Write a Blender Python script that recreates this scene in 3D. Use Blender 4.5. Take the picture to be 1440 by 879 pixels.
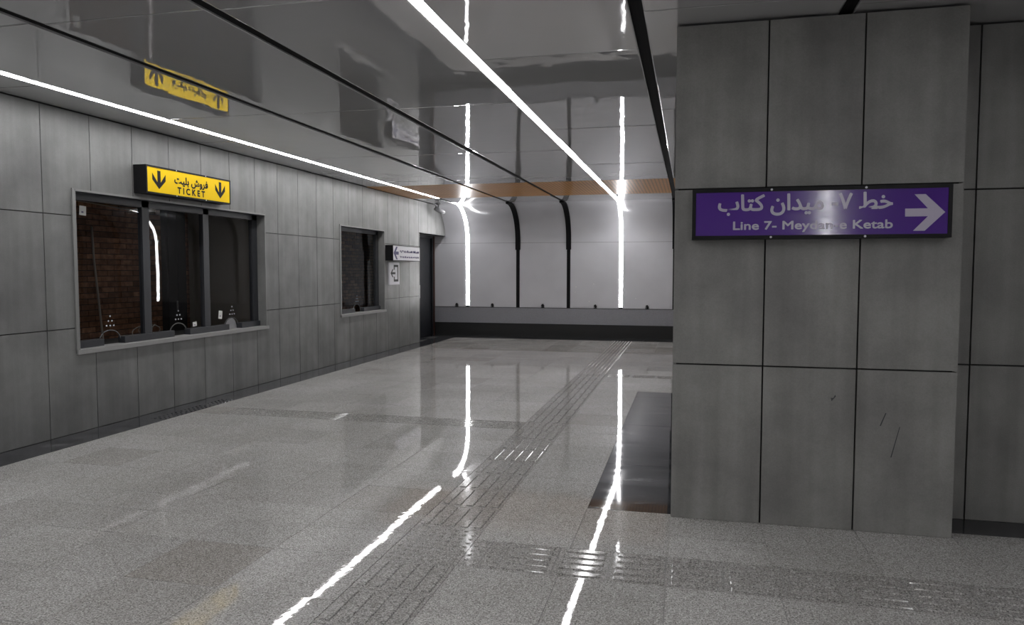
import bpy, bmesh, math, random
from mathutils import Vector, Matrix
random.seed(7)
for o in list(bpy.data.objects):
    bpy.data.objects.remove(o)
SC = bpy.context.scene
COL = SC.collection
PI = math.pi

# ------------------------------------------------------------------ camera, world, exposure
F_PX, YAW, PITCH, ROLL = 1033.64, math.radians(-13.545), math.radians(3.281), math.radians(0.053)
cam = bpy.data.cameras.new('camera')
cam.sensor_fit = 'HORIZONTAL'
cam.sensor_width = 36.0
cam.lens = 36.0 * F_PX / 1440.0
cam.clip_start = 0.05
cam_o = bpy.data.objects.new('camera', cam)
COL.objects.link(cam_o)
fw = Vector((math.sin(YAW) * math.cos(PITCH), math.cos(YAW) * math.cos(PITCH), -math.sin(PITCH)))
rt = Vector((math.cos(YAW), -math.sin(YAW), 0))
up = rt.cross(fw)
rt2 = rt * math.cos(ROLL) + up * math.sin(ROLL)
up2 = up * math.cos(ROLL) - rt * math.sin(ROLL)
cam_o.matrix_world = Matrix(((rt2.x, up2.x, -fw.x, 0), (rt2.y, up2.y, -fw.y, 0), (rt2.z, up2.z, -fw.z, 1.6), (0, 0, 0, 1)))
SC.camera = cam_o

world = bpy.data.worlds.new('world')
SC.world = world
world.use_nodes = True
world.node_tree.nodes['Background'].inputs[0].default_value = (0.0, 0.0, 0.0, 1)

SC.view_settings.view_transform = 'Standard'
SC.view_settings.look = 'None'
SC.view_settings.gamma = 1.0
SC.view_settings.exposure = 0.04
SC.view_settings.use_curve_mapping = False
LED_POWER = 38.0          # radiance of every lit LED diffuser
LED_FRONT = -3.25         # where the lit ceiling lines begin behind the camera

# ------------------------------------------------------------------ main dimensions (metres)
XL, CZ, YE, YB, XR = -5.833, 3.141, 17.237, -3.3, 6.2
L1, SA, SB, L2, SR, SD, L3, SE, SF = -5.266, -4.006, -2.777, -1.546, -0.327, 0.89, 2.13, 3.36, 4.6
PX0, PX1, PY, RY, BY = -0.096, 1.548, 4.812, 5.208, 9.80
CH = 0.04                 # half width of a ceiling channel

# ------------------------------------------------------------------ helpers
def setp(o, label=None, cat=None, group=None, kind=None):
    if label: o['label'] = label
    if cat: o['category'] = cat
    if group: o['group'] = group
    if kind: o['kind'] = kind
    return o

def link(name, mesh, mat=None, parent=None, loc=None):
    if mat is not None and len(mesh.materials) == 0:
        mesh.materials.append(mat)
    o = bpy.data.objects.new(name, mesh)
    COL.objects.link(o)
    if loc is not None: o.location = loc
    if parent is not None: o.parent = parent
    return o

def empty(name, loc=(0, 0, 0)):
    o = bpy.data.objects.new(name, None)
    o.empty_display_size = 0.1
    COL.objects.link(o)
    o.location = loc
    return o

def boxes_mesh(name, boxes):
    v, f = [], []
    for (x0, x1, y0, y1, z0, z1) in boxes:
        b = len(v)
        v += [(x0, y0, z0), (x1, y0, z0), (x1, y1, z0), (x0, y1, z0), (x0, y0, z1), (x1, y0, z1), (x1, y1, z1), (x0, y1, z1)]
        f += [tuple(b + i for i in q) for q in ((0, 3, 2, 1), (4, 5, 6, 7), (0, 1, 5, 4), (1, 2, 6, 5), (2, 3, 7, 6), (3, 0, 4, 7))]
    m = bpy.data.meshes.new(name)
    m.from_pydata(v, [], f)
    m.update()
    return m

_cache = {}
def box(name, x0, x1, y0, y1, z0, z1, mat, parent=None, shared=True, bevel=0.0):
    """box object whose origin is its centre; equal boxes share a mesh"""
    d = (round(x1 - x0, 3), round(y1 - y0, 3), round(z1 - z0, 3), mat.name, bevel)
    m = _cache.get(d) if shared else None
    if m is None:
        a, b, c = (x1 - x0) / 2, (y1 - y0) / 2, (z1 - z0) / 2
        m = boxes_mesh(name, [(-a, a, -b, b, -c, c)])
        if bevel:
            bm = bmesh.new(); bm.from_mesh(m)
            bmesh.ops.bevel(bm, geom=bm.edges[:], offset=bevel, segments=2, affect='EDGES', profile=0.5)
            bm.to_mesh(m); bm.free()
        m.materials.append(mat)
        if shared: _cache[d] = m
    return link(name, m, None, parent, ((x0 + x1) / 2, (y0 + y1) / 2, (z0 + z1) / 2))

def poly_mesh(name, pts, basis, depth):
    """flat outline (u,v) put on basis (origin,right,up,normal) and extruded backwards by depth"""
    O, Rv, Uv, N = (Vector(q) for q in basis)
    bm = bmesh.new()
    vs = [bm.verts.new(O + Rv * u + Uv * w) for u, w in pts]
    fc = bm.faces.new(vs)
    fc.normal_update()
    if fc.normal.dot(N) < 0: fc.normal_flip()
    if depth:
        r = bmesh.ops.extrude_face_region(bm, geom=[fc])
        for q in r['geom']:
            if isinstance(q, bmesh.types.BMVert): q.co += N * depth
        bmesh.ops.recalc_face_normals(bm, faces=bm.faces[:])
    bmesh.ops.triangulate(bm, faces=[q for q in bm.faces if len(q.verts) > 4])
    m = bpy.data.meshes.new(name)
    bm.to_mesh(m); bm.free()
    return m

def poly(name, pts, basis, depth, mat, parent=None):
    return link(name, poly_mesh(name, pts, basis, depth), mat, parent)

def tube_mesh(name, pts, r, seg=8, smooth=True):
    v, f = [], []
    P = [Vector(q) for q in pts]
    rr = r if isinstance(r, (list, tuple)) else [r] * len(P)
    prev = None
    for i, q in enumerate(P):
        t = (P[min(i + 1, len(P) - 1)] - P[max(i - 1, 0)]).normalized()
        a = Vector((0, 0, 1)) if abs(t.z) < 0.9 else Vector((1, 0, 0))
        n = t.cross(a).normalized() if prev is None else (prev - t * prev.dot(t)).normalized()
        prev = n
        b = t.cross(n)
        for k in range(seg):
            an = 2 * PI * k / seg
            v.append(q + (n * math.cos(an) + b * math.sin(an)) * rr[i])
    for i in range(len(P) - 1):
        for k in range(seg):
            f.append((i * seg + k, i * seg + (k + 1) % seg, (i + 1) * seg + (k + 1) % seg, (i + 1) * seg + k))
    f.append(tuple(range(seg))[::-1]); f.append(tuple((len(P) - 1) * seg + k for k in range(seg)))
    m = bpy.data.meshes.new(name)
    m.from_pydata([tuple(q) for q in v], [], f)
    m.update()
    if smooth:
        for p in m.polygons: p.use_smooth = len(p.vertices) == 4
    return m

def words(body, basis, u0, u1, v0, v1, bold, gap, mat, parent):
    """lettering fitted to the rectangle u0..u1, v0..v1 of the basis plane; bold = stroke growth in metres"""
    c = bpy.data.curves.new('lettering', 'FONT')
    c.body = body; c.size = 1.0; c.resolution_u = 4
    o = bpy.data.objects.new('lettering', c)
    COL.objects.link(o)
    bpy.context.view_layer.update()
    dg = bpy.context.evaluated_depsgraph_get()
    tm = bpy.data.meshes.new_from_object(o.evaluated_get(dg))
    bpy.data.objects.remove(o); bpy.data.curves.remove(c)
    xs = [q.co.x for q in tm.vertices]; ys = [q.co.y for q in tm.vertices]
    ax, bx, ay, by = min(xs), max(xs), min(ys), max(ys)
    O, Rv, Uv, N = (Vector(q) for q in basis)
    u0 += bold; u1 -= bold; v0 += bold; v1 -= bold
    nv = len(tm.vertices)
    root_ = list(range(nv))
    def find(i):
        while root_[i] != i:
            root_[i] = root_[root_[i]]; i = root_[i]
        return i
    for e in tm.edges: root_[find(e.vertices[0])] = find(e.vertices[1])
    uu = [u0 + (q.co.x - ax) / (bx - ax) * (u1 - u0) for q in tm.vertices]
    isl = {}
    for i in range(nv):
        k = find(i); a = isl.get(k, (9, -9)); isl[k] = (min(a[0], uu[i]), max(a[1], uu[i]))
    runs = []
    for k, (a, b) in sorted(isl.items(), key=lambda t: t[1][0]):
        if runs and a - runs[-1][1] < gap: runs[-1][1] = max(runs[-1][1], b); runs[-1][2].add(k)
        else: runs.append([a, b, {k}])
    offs = [(0, 0)] + ([(bold * math.cos(k * PI / 4), bold * math.sin(k * PI / 4)) for k in range(8)] if bold else [])
    for _, _, ks in runs:
        V, F = [], []
        ids = [i for i in range(nv) if find(i) in ks]; mp_ = {i: n for n, i in enumerate(ids)}
        for i, (du, dv) in enumerate(offs):
            b = len(V)
            for j in ids:
                w = v0 + (tm.vertices[j].co.y - ay) / (by - ay) * (v1 - v0) + dv
                V.append(tuple(O + Rv * (uu[j] + du) + Uv * w + N * (0.0002 * i)))
            F += [tuple(b + mp_[k] for k in p.vertices) for p in tm.polygons if p.vertices[0] in mp_]
        m = bpy.data.meshes.new('word'); m.from_pydata(V, [], F); m.update()
        link('word', m, mat, parent)
    bpy.data.meshes.remove(tm)

# ------------------------------------------------------------------ materials
def new_mat(name):
    m = bpy.data.materials.new(name); m.use_nodes = True
    nt = m.node_tree
    return m, nt, nt.nodes['Principled BSDF']

def plain(name, col, rough=0.5, metal=0.0, spec=0.5):
    m, nt, p = new_mat(name)
    p.inputs['Base Color'].default_value = (*col, 1)
    p.inputs['Roughness'].default_value = rough
    p.inputs['Metallic'].default_value = metal
    p.inputs['Specular IOR Level'].default_value = spec
    n = nt.nodes.new('ShaderNodeTexNoise'); n.inputs['Scale'].default_value = 14
    r = nt.nodes.new('ShaderNodeMapRange')
    r.inputs['To Min'].default_value = max(0.0, rough - 0.06); r.inputs['To Max'].default_value = min(1, rough + 0.06)
    nt.links.new(n.outputs['Fac'], r.inputs['Value']); nt.links.new(r.outputs['Result'], p.inputs['Roughness'])
    return m

def emit(name, col, s):
    m = bpy.data.materials.new(name); m.use_nodes = True
    nt = m.node_tree; nt.nodes.clear()
    e = nt.nodes.new('ShaderNodeEmission'); e.inputs[0].default_value = (*col, 1); e.inputs[1].default_value = s
    o = nt.nodes.new('ShaderNodeOutputMaterial'); nt.links.new(e.outputs[0], o.inputs[0])
    return m

def N(nt, kind, **kw):
    n = nt.nodes.new(kind)
    for k, v in kw.items():
        if k in n.inputs.keys(): n.inputs[k].default_value = v
        else: setattr(n, k, v)
    return n

def ramp(nt, fac, stops):
    r = nt.nodes.new('ShaderNodeValToRGB')
    e = r.color_ramp.elements
    while len(e) < len(stops): e.new(0.5)
    for q, (pos, c) in zip(e, stops):
        q.position = pos; q.color = (*c, 1) if len(c) == 3 else c
    nt.links.new(fac, r.inputs[0])
    return r.outputs[0]

def mul(nt, a, b, fac=1.0, mode='MULTIPLY'):
    x = nt.nodes.new('ShaderNodeMix'); x.data_type = 'RGBA'; x.blend_type = mode
    x.inputs[0].default_value = fac
    nt.links.new(a, x.inputs[6]); nt.links.new(b, x.inputs[7])
    return x.outputs[2]

def stone_panel_mat(name, col, rough, var):
    """cement-grey cladding: cloudy mottling, faint streaks, each panel a slightly different tone"""
    m, nt, p = new_mat(name)
    g = N(nt, 'ShaderNodeNewGeometry')
    n1 = N(nt, 'ShaderNodeTexNoise', Scale=1.9, Detail=5.0, Roughness=0.6)
    nt.links.new(g.outputs['Position'], n1.inputs['Vector'])
    mp = N(nt, 'ShaderNodeMapping'); mp.inputs['Scale'].default_value = (9, 9, 0.5)
    nt.links.new(g.outputs['Position'], mp.inputs['Vector'])
    n2 = N(nt, 'ShaderNodeTexNoise', Scale=1.0, Detail=3.0)
    nt.links.new(mp.outputs[0], n2.inputs['Vector'])
    n3 = N(nt, 'ShaderNodeTexNoise', Scale=120.0, Detail=2.0)
    nt.links.new(g.outputs['Position'], n3.inputs['Vector'])
    base = ramp(nt, n1.outputs['Fac'], [(0.3, tuple(c * 0.74 for c in col)), (0.7, tuple(c * 1.18 for c in col))])
    st = ramp(nt, n2.outputs['Fac'], [(0.3, (0.84, 0.84, 0.83)), (0.7, (1.08, 1.08, 1.08))])
    fi = ramp(nt, n3.outputs['Fac'], [(0.3, (0.93, 0.93, 0.93)), (0.7, (1.05, 1.05, 1.05))])
    oi = N(nt, 'ShaderNodeObjectInfo')
    rv = ramp(nt, oi.outputs['Random'], [(0, (1 - var,) * 3), (1, (1 + var,) * 3)])
    c = mul(nt, mul(nt, mul(nt, base, st), fi), rv)
    nt.links.new(c, p.inputs['Base Color'])
    p.inputs['Roughness'].default_value = rough
    p.inputs['Specular IOR Level'].default_value = 0.4
    b = N(nt, 'ShaderNodeBump', Strength=0.15, Distance=0.002)
    nt.links.new(n3.outputs['Fac'], b.inputs['Height']); nt.links.new(b.outputs[0], p.inputs['Normal'])
    return m

def terrazzo_mat(name, tint, var, rough=0.014):
    m, nt, p = new_mat(name)
    g = N(nt, 'ShaderNodeNewGeometry')
    vo = N(nt, 'ShaderNodeTexVoronoi', Scale=75.0)
    n1 = N(nt, 'ShaderNodeTexNoise', Scale=120.0, Detail=3.0, Roughness=0.7)
    n2 = N(nt, 'ShaderNodeTexNoise', Scale=0.9, Detail=5.0, Roughness=0.6)
    n4 = N(nt, 'ShaderNodeTexNoise', Scale=7.0, Detail=4.0, Roughness=0.65)
    for q in (vo, n1, n2, n4): nt.links.new(g.outputs['Position'], q.inputs['Vector'])
    sp = ramp(nt, n1.outputs['Fac'], [(0.35, tuple(t * 0.08 for t in tint)), (0.44, tuple(t * 0.32 for t in tint)), (0.56, tuple(t * 0.44 for t in tint)), (0.66, tuple(t * 0.68 for t in tint))])
    bw = N(nt, 'ShaderNodeRGBToBW'); nt.links.new(vo.outputs['Color'], bw.inputs[0])
    gr = ramp(nt, bw.outputs[0], [(0.2, (0.82, 0.81, 0.80)), (0.7, (1.10, 1.10, 1.10))])
    cl = ramp(nt, n2.outputs['Fac'], [(0.3, (0.86, 0.85, 0.83)), (0.7, (1.06, 1.06, 1.06))])
    oi = N(nt, 'ShaderNodeObjectInfo')
    rv = ramp(nt, oi.outputs['Random'], [(0, (1 - var, 1 - var * 1.15, 1 - var * 1.3)), (0.12, (1 - var * 0.35,) * 3), (1, (1 + var * 0.45,) * 3)])
    c = mul(nt, mul(nt, mul(nt, sp, gr), cl), rv)
    nt.links.new(c, p.inputs['Base Color'])
    r = N(nt, 'ShaderNodeMapRange'); r.inputs['From Min'].default_value = 0.35; r.inputs['From Max'].default_value = 0.7
    r.inputs['To Min'].default_value = rough * 0.7; r.inputs['To Max'].default_value = rough * 1.7
    nt.links.new(n4.outputs['Fac'], r.inputs['Value']); nt.links.new(r.outputs[0], p.inputs['Roughness'])
    p.inputs['Specular IOR Level'].default_value = 0.24
    b = N(nt, 'ShaderNodeBump', Strength=1.0, Distance=0.00035)
    nt.links.new(n4.outputs['Fac'], b.inputs['Height']); nt.links.new(b.outputs[0], p.inputs['Normal'])
    return m

def granite_mat():
    m, nt, p = new_mat('dark_granite')
    g = N(nt, 'ShaderNodeNewGeometry')
    mp = N(nt, 'ShaderNodeMapping'); mp.inputs['Scale'].default_value = (1.2, 3.5, 1)
    nt.links.new(g.outputs['Position'], mp.inputs['Vector'])
    n1 = N(nt, 'ShaderNodeTexNoise', Scale=1.6, Detail=7.0, Roughness=0.65)
    nt.links.new(mp.outputs[0], n1.inputs['Vector'])
    n2 = N(nt, 'ShaderNodeTexNoise', Scale=220.0)
    nt.links.new(g.outputs['Position'], n2.inputs['Vector'])
    c1 = ramp(nt, n1.outputs['Fac'], [(0.42, (0.026, 0.027, 0.030)), (0.60, (0.055, 0.056, 0.060)), (0.74, (0.16, 0.16, 0.165))])
    c2 = ramp(nt, n2.outputs['Fac'], [(0.3, (0.75, 0.75, 0.75)), (0.7, (1.2, 1.2, 1.2))])
    nt.links.new(mul(nt, c1, c2), p.inputs['Base Color'])
    r = ramp(nt, n1.outputs['Fac'], [(0.4, (0.025,) * 3), (0.75, (0.09,) * 3)])
    nt.links.new(r, p.inputs['Roughness'])
    p.inputs['Specular IOR Level'].default_value = 0.3
    return m

def mirror_mat():
    """high-gloss grey laminate of the ceiling panels, slightly wavy"""
    m, nt, p = new_mat('gloss_ceiling')
    tc = N(nt, 'ShaderNodeTexCoord')
    oi = N(nt, 'ShaderNodeObjectInfo')
    n = N(nt, 'ShaderNodeTexNoise', noise_dimensions='4D', Scale=3.0, Detail=1.8, Roughness=0.5)
    k = N(nt, 'ShaderNodeMath', operation='MULTIPLY'); k.inputs[1].default_value = 37.0
    nt.links.new(oi.outputs['Random'], k.inputs[0]); nt.links.new(k.outputs[0], n.inputs['W'])
    nt.links.new(tc.outputs['Object'], n.inputs['Vector'])
    b = N(nt, 'ShaderNodeBump', Strength=1.0, Distance=0.0021)
    nt.links.new(n.outputs['Fac'], b.inputs['Height']); nt.links.new(b.outputs[0], p.inputs['Normal'])
    p.inputs['Base Color'].default_value = (0.53, 0.53, 0.54, 1)
    p.inputs['Metallic'].default_value = 0.22
    p.inputs['IOR'].default_value = 1.9
    p.inputs['Roughness'].default_value = 0.012
    return m

def wall_gloss_mat():
    m, nt, p = new_mat('white_wall_panel')
    tc = N(nt, 'ShaderNodeTexCoord')
    n = N(nt, 'ShaderNodeTexNoise', Scale=1.7, Detail=2.0)
    nt.links.new(tc.outputs['Object'], n.inputs['Vector'])
    c = ramp(nt, n.outputs['Fac'], [(0.3, (0.57, 0.57, 0.60)), (0.7, (0.62, 0.62, 0.65))])
    nt.links.new(c, p.inputs['Base Color'])
    p.inputs['Roughness'].default_value = 0.16
    b = N(nt, 'ShaderNodeBump', Strength=1.0, Distance=0.002)
    nt.links.new(n.outputs['Fac'], b.inputs['Height']); nt.links.new(b.outputs[0], p.inputs['Normal'])
    return m

def wood_mat():
    m, nt, p = new_mat('perforated_wood')
    g = N(nt, 'ShaderNodeNewGeometry')
    mp = N(nt, 'ShaderNodeMapping'); mp.inputs['Scale'].default_value = (0.7, 9, 1)
    nt.links.new(g.outputs['Position'], mp.inputs['Vector'])
    n = N(nt, 'ShaderNodeTexNoise', Scale=2.0, Detail=6.0, Roughness=0.6)
    nt.links.new(mp.outputs[0], n.inputs['Vector'])
    c = ramp(nt, n.outputs['Fac'], [(0.3, (0.50, 0.235, 0.070)), (0.7, (0.72, 0.37, 0.12))])
    sc = N(nt, 'ShaderNodeVectorMath', operation='SCALE'); sc.inputs['Scale'].default_value = 16.0
    nt.links.new(g.outputs['Position'], sc.inputs[0])
    fr = N(nt, 'ShaderNodeVectorMath', operation='FRACTION'); nt.links.new(sc.outputs[0], fr.inputs[0])
    sb = N(nt, 'ShaderNodeVectorMath', operation='SUBTRACT'); sb.inputs[1].default_value = (0.5, 0.5, 0)
    nt.links.new(fr.outputs[0], sb.inputs[0])
    ml = N(nt, 'ShaderNodeVectorMath', operation='MULTIPLY'); ml.inputs[1].default_value = (1, 1, 0)
    nt.links.new(sb.outputs[0], ml.inputs[0])
    ln = N(nt, 'ShaderNodeVectorMath', operation='LENGTH'); nt.links.new(ml.outputs[0], ln.inputs[0])
    h = ramp(nt, ln.outputs['Value'], [(0.20, (0.12, 0.12, 0.12)), (0.27, (1, 1, 1))])
    nt.links.new(mul(nt, c, h), p.inputs['Base Color'])
    p.inputs['Roughness'].default_value = 0.3
    p.inputs['Specular IOR Level'].default_value = 0.06
    return m

def band_mat():
    m, nt, p = new_mat('perforated_metal')
    g = N(nt, 'ShaderNodeNewGeometry')
    vo = N(nt, 'ShaderNodeTexVoronoi', Scale=55.0); vo.inputs['Randomness'].default_value = 0.1
    nt.links.new(g.outputs['Position'], vo.inputs['Vector'])
    c = ramp(nt, vo.outputs['Distance'], [(0.25, (0.13, 0.13, 0.14)), (0.40, (0.30, 0.30, 0.325))])
    nt.links.new(c, p.inputs['Base Color'])
    p.inputs['Metallic'].default_value = 0.2; p.inputs['Roughness'].default_value = 0.4
    return m

def brick_mat():
    m, nt, p = new_mat('brown_brick')
    g = N(nt, 'ShaderNodeNewGeometry'); oi = N(nt, 'ShaderNodeObjectInfo')
    n = N(nt, 'ShaderNodeTexNoise', Scale=16.0, Detail=4.0)
    nt.links.new(g.outputs['Position'], n.inputs['Vector'])
    c = ramp(nt, n.outputs['Fac'], [(0.3, (0.18, 0.085, 0.047)), (0.7, (0.36, 0.185, 0.108))])
    rv = ramp(nt, oi.outputs['Random'], [(0, (0.55, 0.53, 0.51)), (1, (1.3, 1.3, 1.3))])
    nt.links.new(mul(nt, c, rv), p.inputs['Base Color'])
    p.inputs['Roughness'].default_value = 0.85
    return m

def glass_mat():
    m = bpy.data.materials.new('window_glass'); m.use_nodes = True
    nt = m.node_tree; nt.nodes.clear()
    t = N(nt, 'ShaderNodeBsdfTransparent'); t.inputs[0].default_value = (0.93, 0.93, 0.93, 1)
    gl = N(nt, 'ShaderNodeBsdfGlossy'); gl.inputs['Roughness'].default_value = 0.01
    n = N(nt, 'ShaderNodeTexNoise', Scale=1.3, Detail=1.0)
    g = N(nt, 'ShaderNodeNewGeometry'); nt.links.new(g.outputs['Position'], n.inputs['Vector'])
    b = N(nt, 'ShaderNodeBump', Strength=1.0, Distance=0.001)
    nt.links.new(n.outputs['Fac'], b.inputs['Height']); nt.links.new(b.outputs[0], gl.inputs['Normal'])
    dt = N(nt, 'ShaderNodeVectorMath', operation='DOT_PRODUCT')      # Schlick reflectance, the same on both faces of the pane
    nt.links.new(g.outputs['Normal'], dt.inputs[0]); nt.links.new(g.outputs['Incoming'], dt.inputs[1])
    ab = N(nt, 'ShaderNodeMath', operation='ABSOLUTE'); nt.links.new(dt.outputs['Value'], ab.inputs[0])
    om = N(nt, 'ShaderNodeMath', operation='SUBTRACT'); om.inputs[0].default_value = 1.0; nt.links.new(ab.outputs[0], om.inputs[1])
    pw = N(nt, 'ShaderNodeMath', operation='POWER'); pw.inputs[1].default_value = 5.0; nt.links.new(om.outputs[0], pw.inputs[0])
    fr = N(nt, 'ShaderNodeMath', operation='MULTIPLY_ADD'); fr.inputs[1].default_value = 0.96; fr.inputs[2].default_value = 0.022
    nt.links.new(pw.outputs[0], fr.inputs[0])
    mx = N(nt, 'ShaderNodeMixShader')
    nt.links.new(fr.outputs[0], mx.inputs[0]); nt.links.new(t.outputs[0], mx.inputs[1]); nt.links.new(gl.outputs[0], mx.inputs[2])
    o = N(nt, 'ShaderNodeOutputMaterial'); nt.links.new(mx.outputs[0], o.inputs[0])
    return m

M_PANEL = stone_panel_mat('cement_panel', (0.190, 0.192, 0.189), 0.42, 0.07)
M_PILLAR = stone_panel_mat('cement_panel_smooth', (0.225, 0.222, 0.212), 0.5, 0.03)
M_FLOOR = terrazzo_mat('speckled_granite_floor', (1.0, 0.985, 0.965), 0.16)
M_TACT = terrazzo_mat('tactile_granite', (0.82, 0.805, 0.785), 0.05, 0.08)
M_GRAN = granite_mat()
M_MIRROR = mirror_mat()
M_WHITE = wall_gloss_mat()
M_WOOD = wood_mat()
M_BAND = band_mat()
M_BRICK = brick_mat()
M_GLASS = glass_mat()
M_LED = emit('led_diffuser', (1.0, 0.99, 1.0), LED_POWER)
M_OFF = plain('led_diffuser_off', (0.35, 0.35, 0.36), 0.4)
M_BLACK = plain('black_channel', (0.012, 0.012, 0.013), 0.8, 0.0, 0.1)
M_CORE = plain('dark_core', (0.02, 0.02, 0.02), 0.9)
M_PLINTH = plain('black_plinth', (0.010, 0.0105, 0.0105), 0.5)
M_FRAME = plain('charcoal_frame', (0.030, 0.032, 0.037), 0.4)
M_ALU = plain('grey_trim', (0.23, 0.23, 0.225), 0.4, 0.2)
M_SILL = plain('pale_sill', (0.30, 0.30, 0.295), 0.4, 0.1)
M_MORTAR = plain('mortar', (0.045, 0.034, 0.028), 0.95)
M_BOARD = plain('taupe_board', (0.22, 0.198, 0.16), 0.7)
M_DARK = plain('dark_interior', (0.03, 0.03, 0.03), 0.8)
M_YELLOW = plain('sign_yellow', (0.74, 0.50, 0.003), 0.5, 0.0, 0.15)
M_PURPLE = plain('sign_purple', (0.075, 0.022, 0.235), 0.10)
M_INK = plain('sign_black', (0.007, 0.007, 0.008), 0.5, 0.0, 0.2)
M_LETTER = plain('sign_lilac_white', (0.45, 0.41, 0.52), 0.25)
M_SIGNW = plain('sign_white', (0.62, 0.62, 0.66), 0.35)
M_NAVY = plain('sign_navy', (0.020, 0.016, 0.10), 0.4)
M_GREYTXT = plain('sign_grey_print', (0.16, 0.15, 0.25), 0.5)
M_PAPER = plain('paper', (0.70, 0.70, 0.68), 0.7)
M_CABLE = plain('pale_cable', (0.42, 0.38, 0.33), 0.6)
M_STEEL = plain('steel', (0.5, 0.5, 0.5), 0.3, 0.9)
M_CAMW = plain('camera_grey', (0.22, 0.22, 0.23), 0.4)
M_RIM = plain('hatch_rim', (0.10, 0.10, 0.10), 0.4)
M_DOOR = plain('door_black', (0.012, 0.013, 0.016), 0.35, 0.0, 0.2)
M_RED = plain('red_brown_frame', (0.05, 0.018, 0.013), 0.5)
M_GROUT = plain('grout', (0.26, 0.255, 0.25), 0.8)

# ------------------------------------------------------------------ FLOOR
floor = link('floor', boxes_mesh('floor', [(-7.6, XR, YB, YE + 0.1, -0.12, -0.004)]), M_GROUT)
setp(floor, 'speckled grey granite floor with tactile guide paths and dark granite borders', 'floor', kind='structure')
PXA, PXB = -1.65, -1.21
STRIPS = [(3.72, 4.12), (7.13, 7.50), (11.04, 11.30)]
xj = [-5.43, -5.07, -4.515, -3.96, -3.41, -2.857, -2.304, PXA, PXB, -0.646, -0.094, 0.459, 1.01, 1.56, 2.11, 2.67, 3.22, 3.77, 4.32, 4.88, 5.43, XR]
def subdiv(a, b, n): return [a + (b - a) * i / n for i in range(n + 1)]
yj = subdiv(YB, 3.72, 13)[:-1] + [3.72, 4.12, 4.46] + subdiv(4.46, 7.13, 5)[1:] + subdiv(7.50, 11.04, 6) + subdiv(11.30, 16.70, 10)
GAP = 0.0013
def to_px(x, y, z=0.0):
    d = Vector((x, y, z - 1.6))
    w = d.dot(fw)
    if w < 0.3: return None
    return 720 + F_PX * d.dot(rt2) / w, 439.5 - F_PX * d.dot(up2) / w
tiles, tactile = [], []
for i in range(len(xj) - 1):
    for j in range(len(yj) - 1):
        x0, x1, y0, y1 = xj[i], xj[i + 1], yj[j], yj[j + 1]
        xc, yc = (x0 + x1) / 2, (y0 + y1) / 2
        if x0 > -0.12 and 4.8 < yc < BY - 0.05: 
            if y0 >= 4.9 or xc > 1.56 and y1 > 4.93 and y0 > 4.75: continue
        if xc < -0.09 and x0 > -0.66 and 4.86 < yc < 9.77:      # dark strip beside the pillar block
            if y1 > 9.77: y0 = 9.77
            else: continue
        if x0 > -0.66 and xc < -0.09 and y0 < 4.86 < y1: y1 = 4.86
        if x0 > 1.5 and y0 < 4.915 < y1: y1 = 4.915
        if xc > -0.09 and y0 < BY < y1: y0 = BY - 0.02
        if abs(x0 - PXA) < 0.01 and yc > 1.0: continue          # guide path column
        if any(abs(y0 - a) < 0.01 for a, b in STRIPS[:1]) and xc > PXB - 0.1: continue
        if abs(y0 - 7.13) < 0.01 and -5.2 < x0 and xc < PXA: continue
        if abs(y0 - 11.04) < 0.01 and PXB - 0.01 <= x0 < -0.2: continue
        tiles.append((x0, x1, y0, y1))
def vis(t):
    p = to_px((t[0] + t[1]) / 2, (t[2] + t[3]) / 2)
    if p is None or not (-60 < p[0] < 1500 and p[1] < 960): return None
    if t[0] > -0.6 and t[2] > 4.9 and p[0] > 950: return None
    return math.hypot((t[0] + t[1]) / 2, (t[2] + t[3]) / 2)
order = sorted((t for t in tiles if vis(t) is not None), key=vis)
near = set(order[:295])
restV, restF = [], []
for t in tiles:
    x0, x1, y0, y1 = t
    rx, ry = random.gauss(0, 0.0011), random.gauss(0, 0.0011)
    if t in near:
        o = box('floor_tile', x0 + GAP, x1 - GAP, y0 + GAP, y1 - GAP, -0.02, 0.0, M_FLOOR, floor)
        o.rotation_euler = (rx, ry, 0)
    else:
        b = len(restV); xc, yc = (x0 + x1) / 2, (y0 + y1) / 2
        for zz in (-0.02, 0.0):
            for (x, y) in ((x0 + GAP, y0 + GAP), (x1 - GAP, y0 + GAP), (x1 - GAP, y1 - GAP), (x0 + GAP, y1 - GAP)):
                restV.append((x, y, zz + (y - yc) * rx - (x - xc) * ry))
        restF += [tuple(b + k for k in q) for q in ((4, 5, 6, 7), (0, 1, 5, 4), (1, 2, 6, 5), (2, 3, 7, 6), (3, 0, 4, 7))]
m = bpy.data.meshes.new('floor_tiles'); m.from_pydata(restV, [], restF); m.update()
setp(link('floor_tiles', m, M_FLOOR, floor), kind='stuff')

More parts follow.
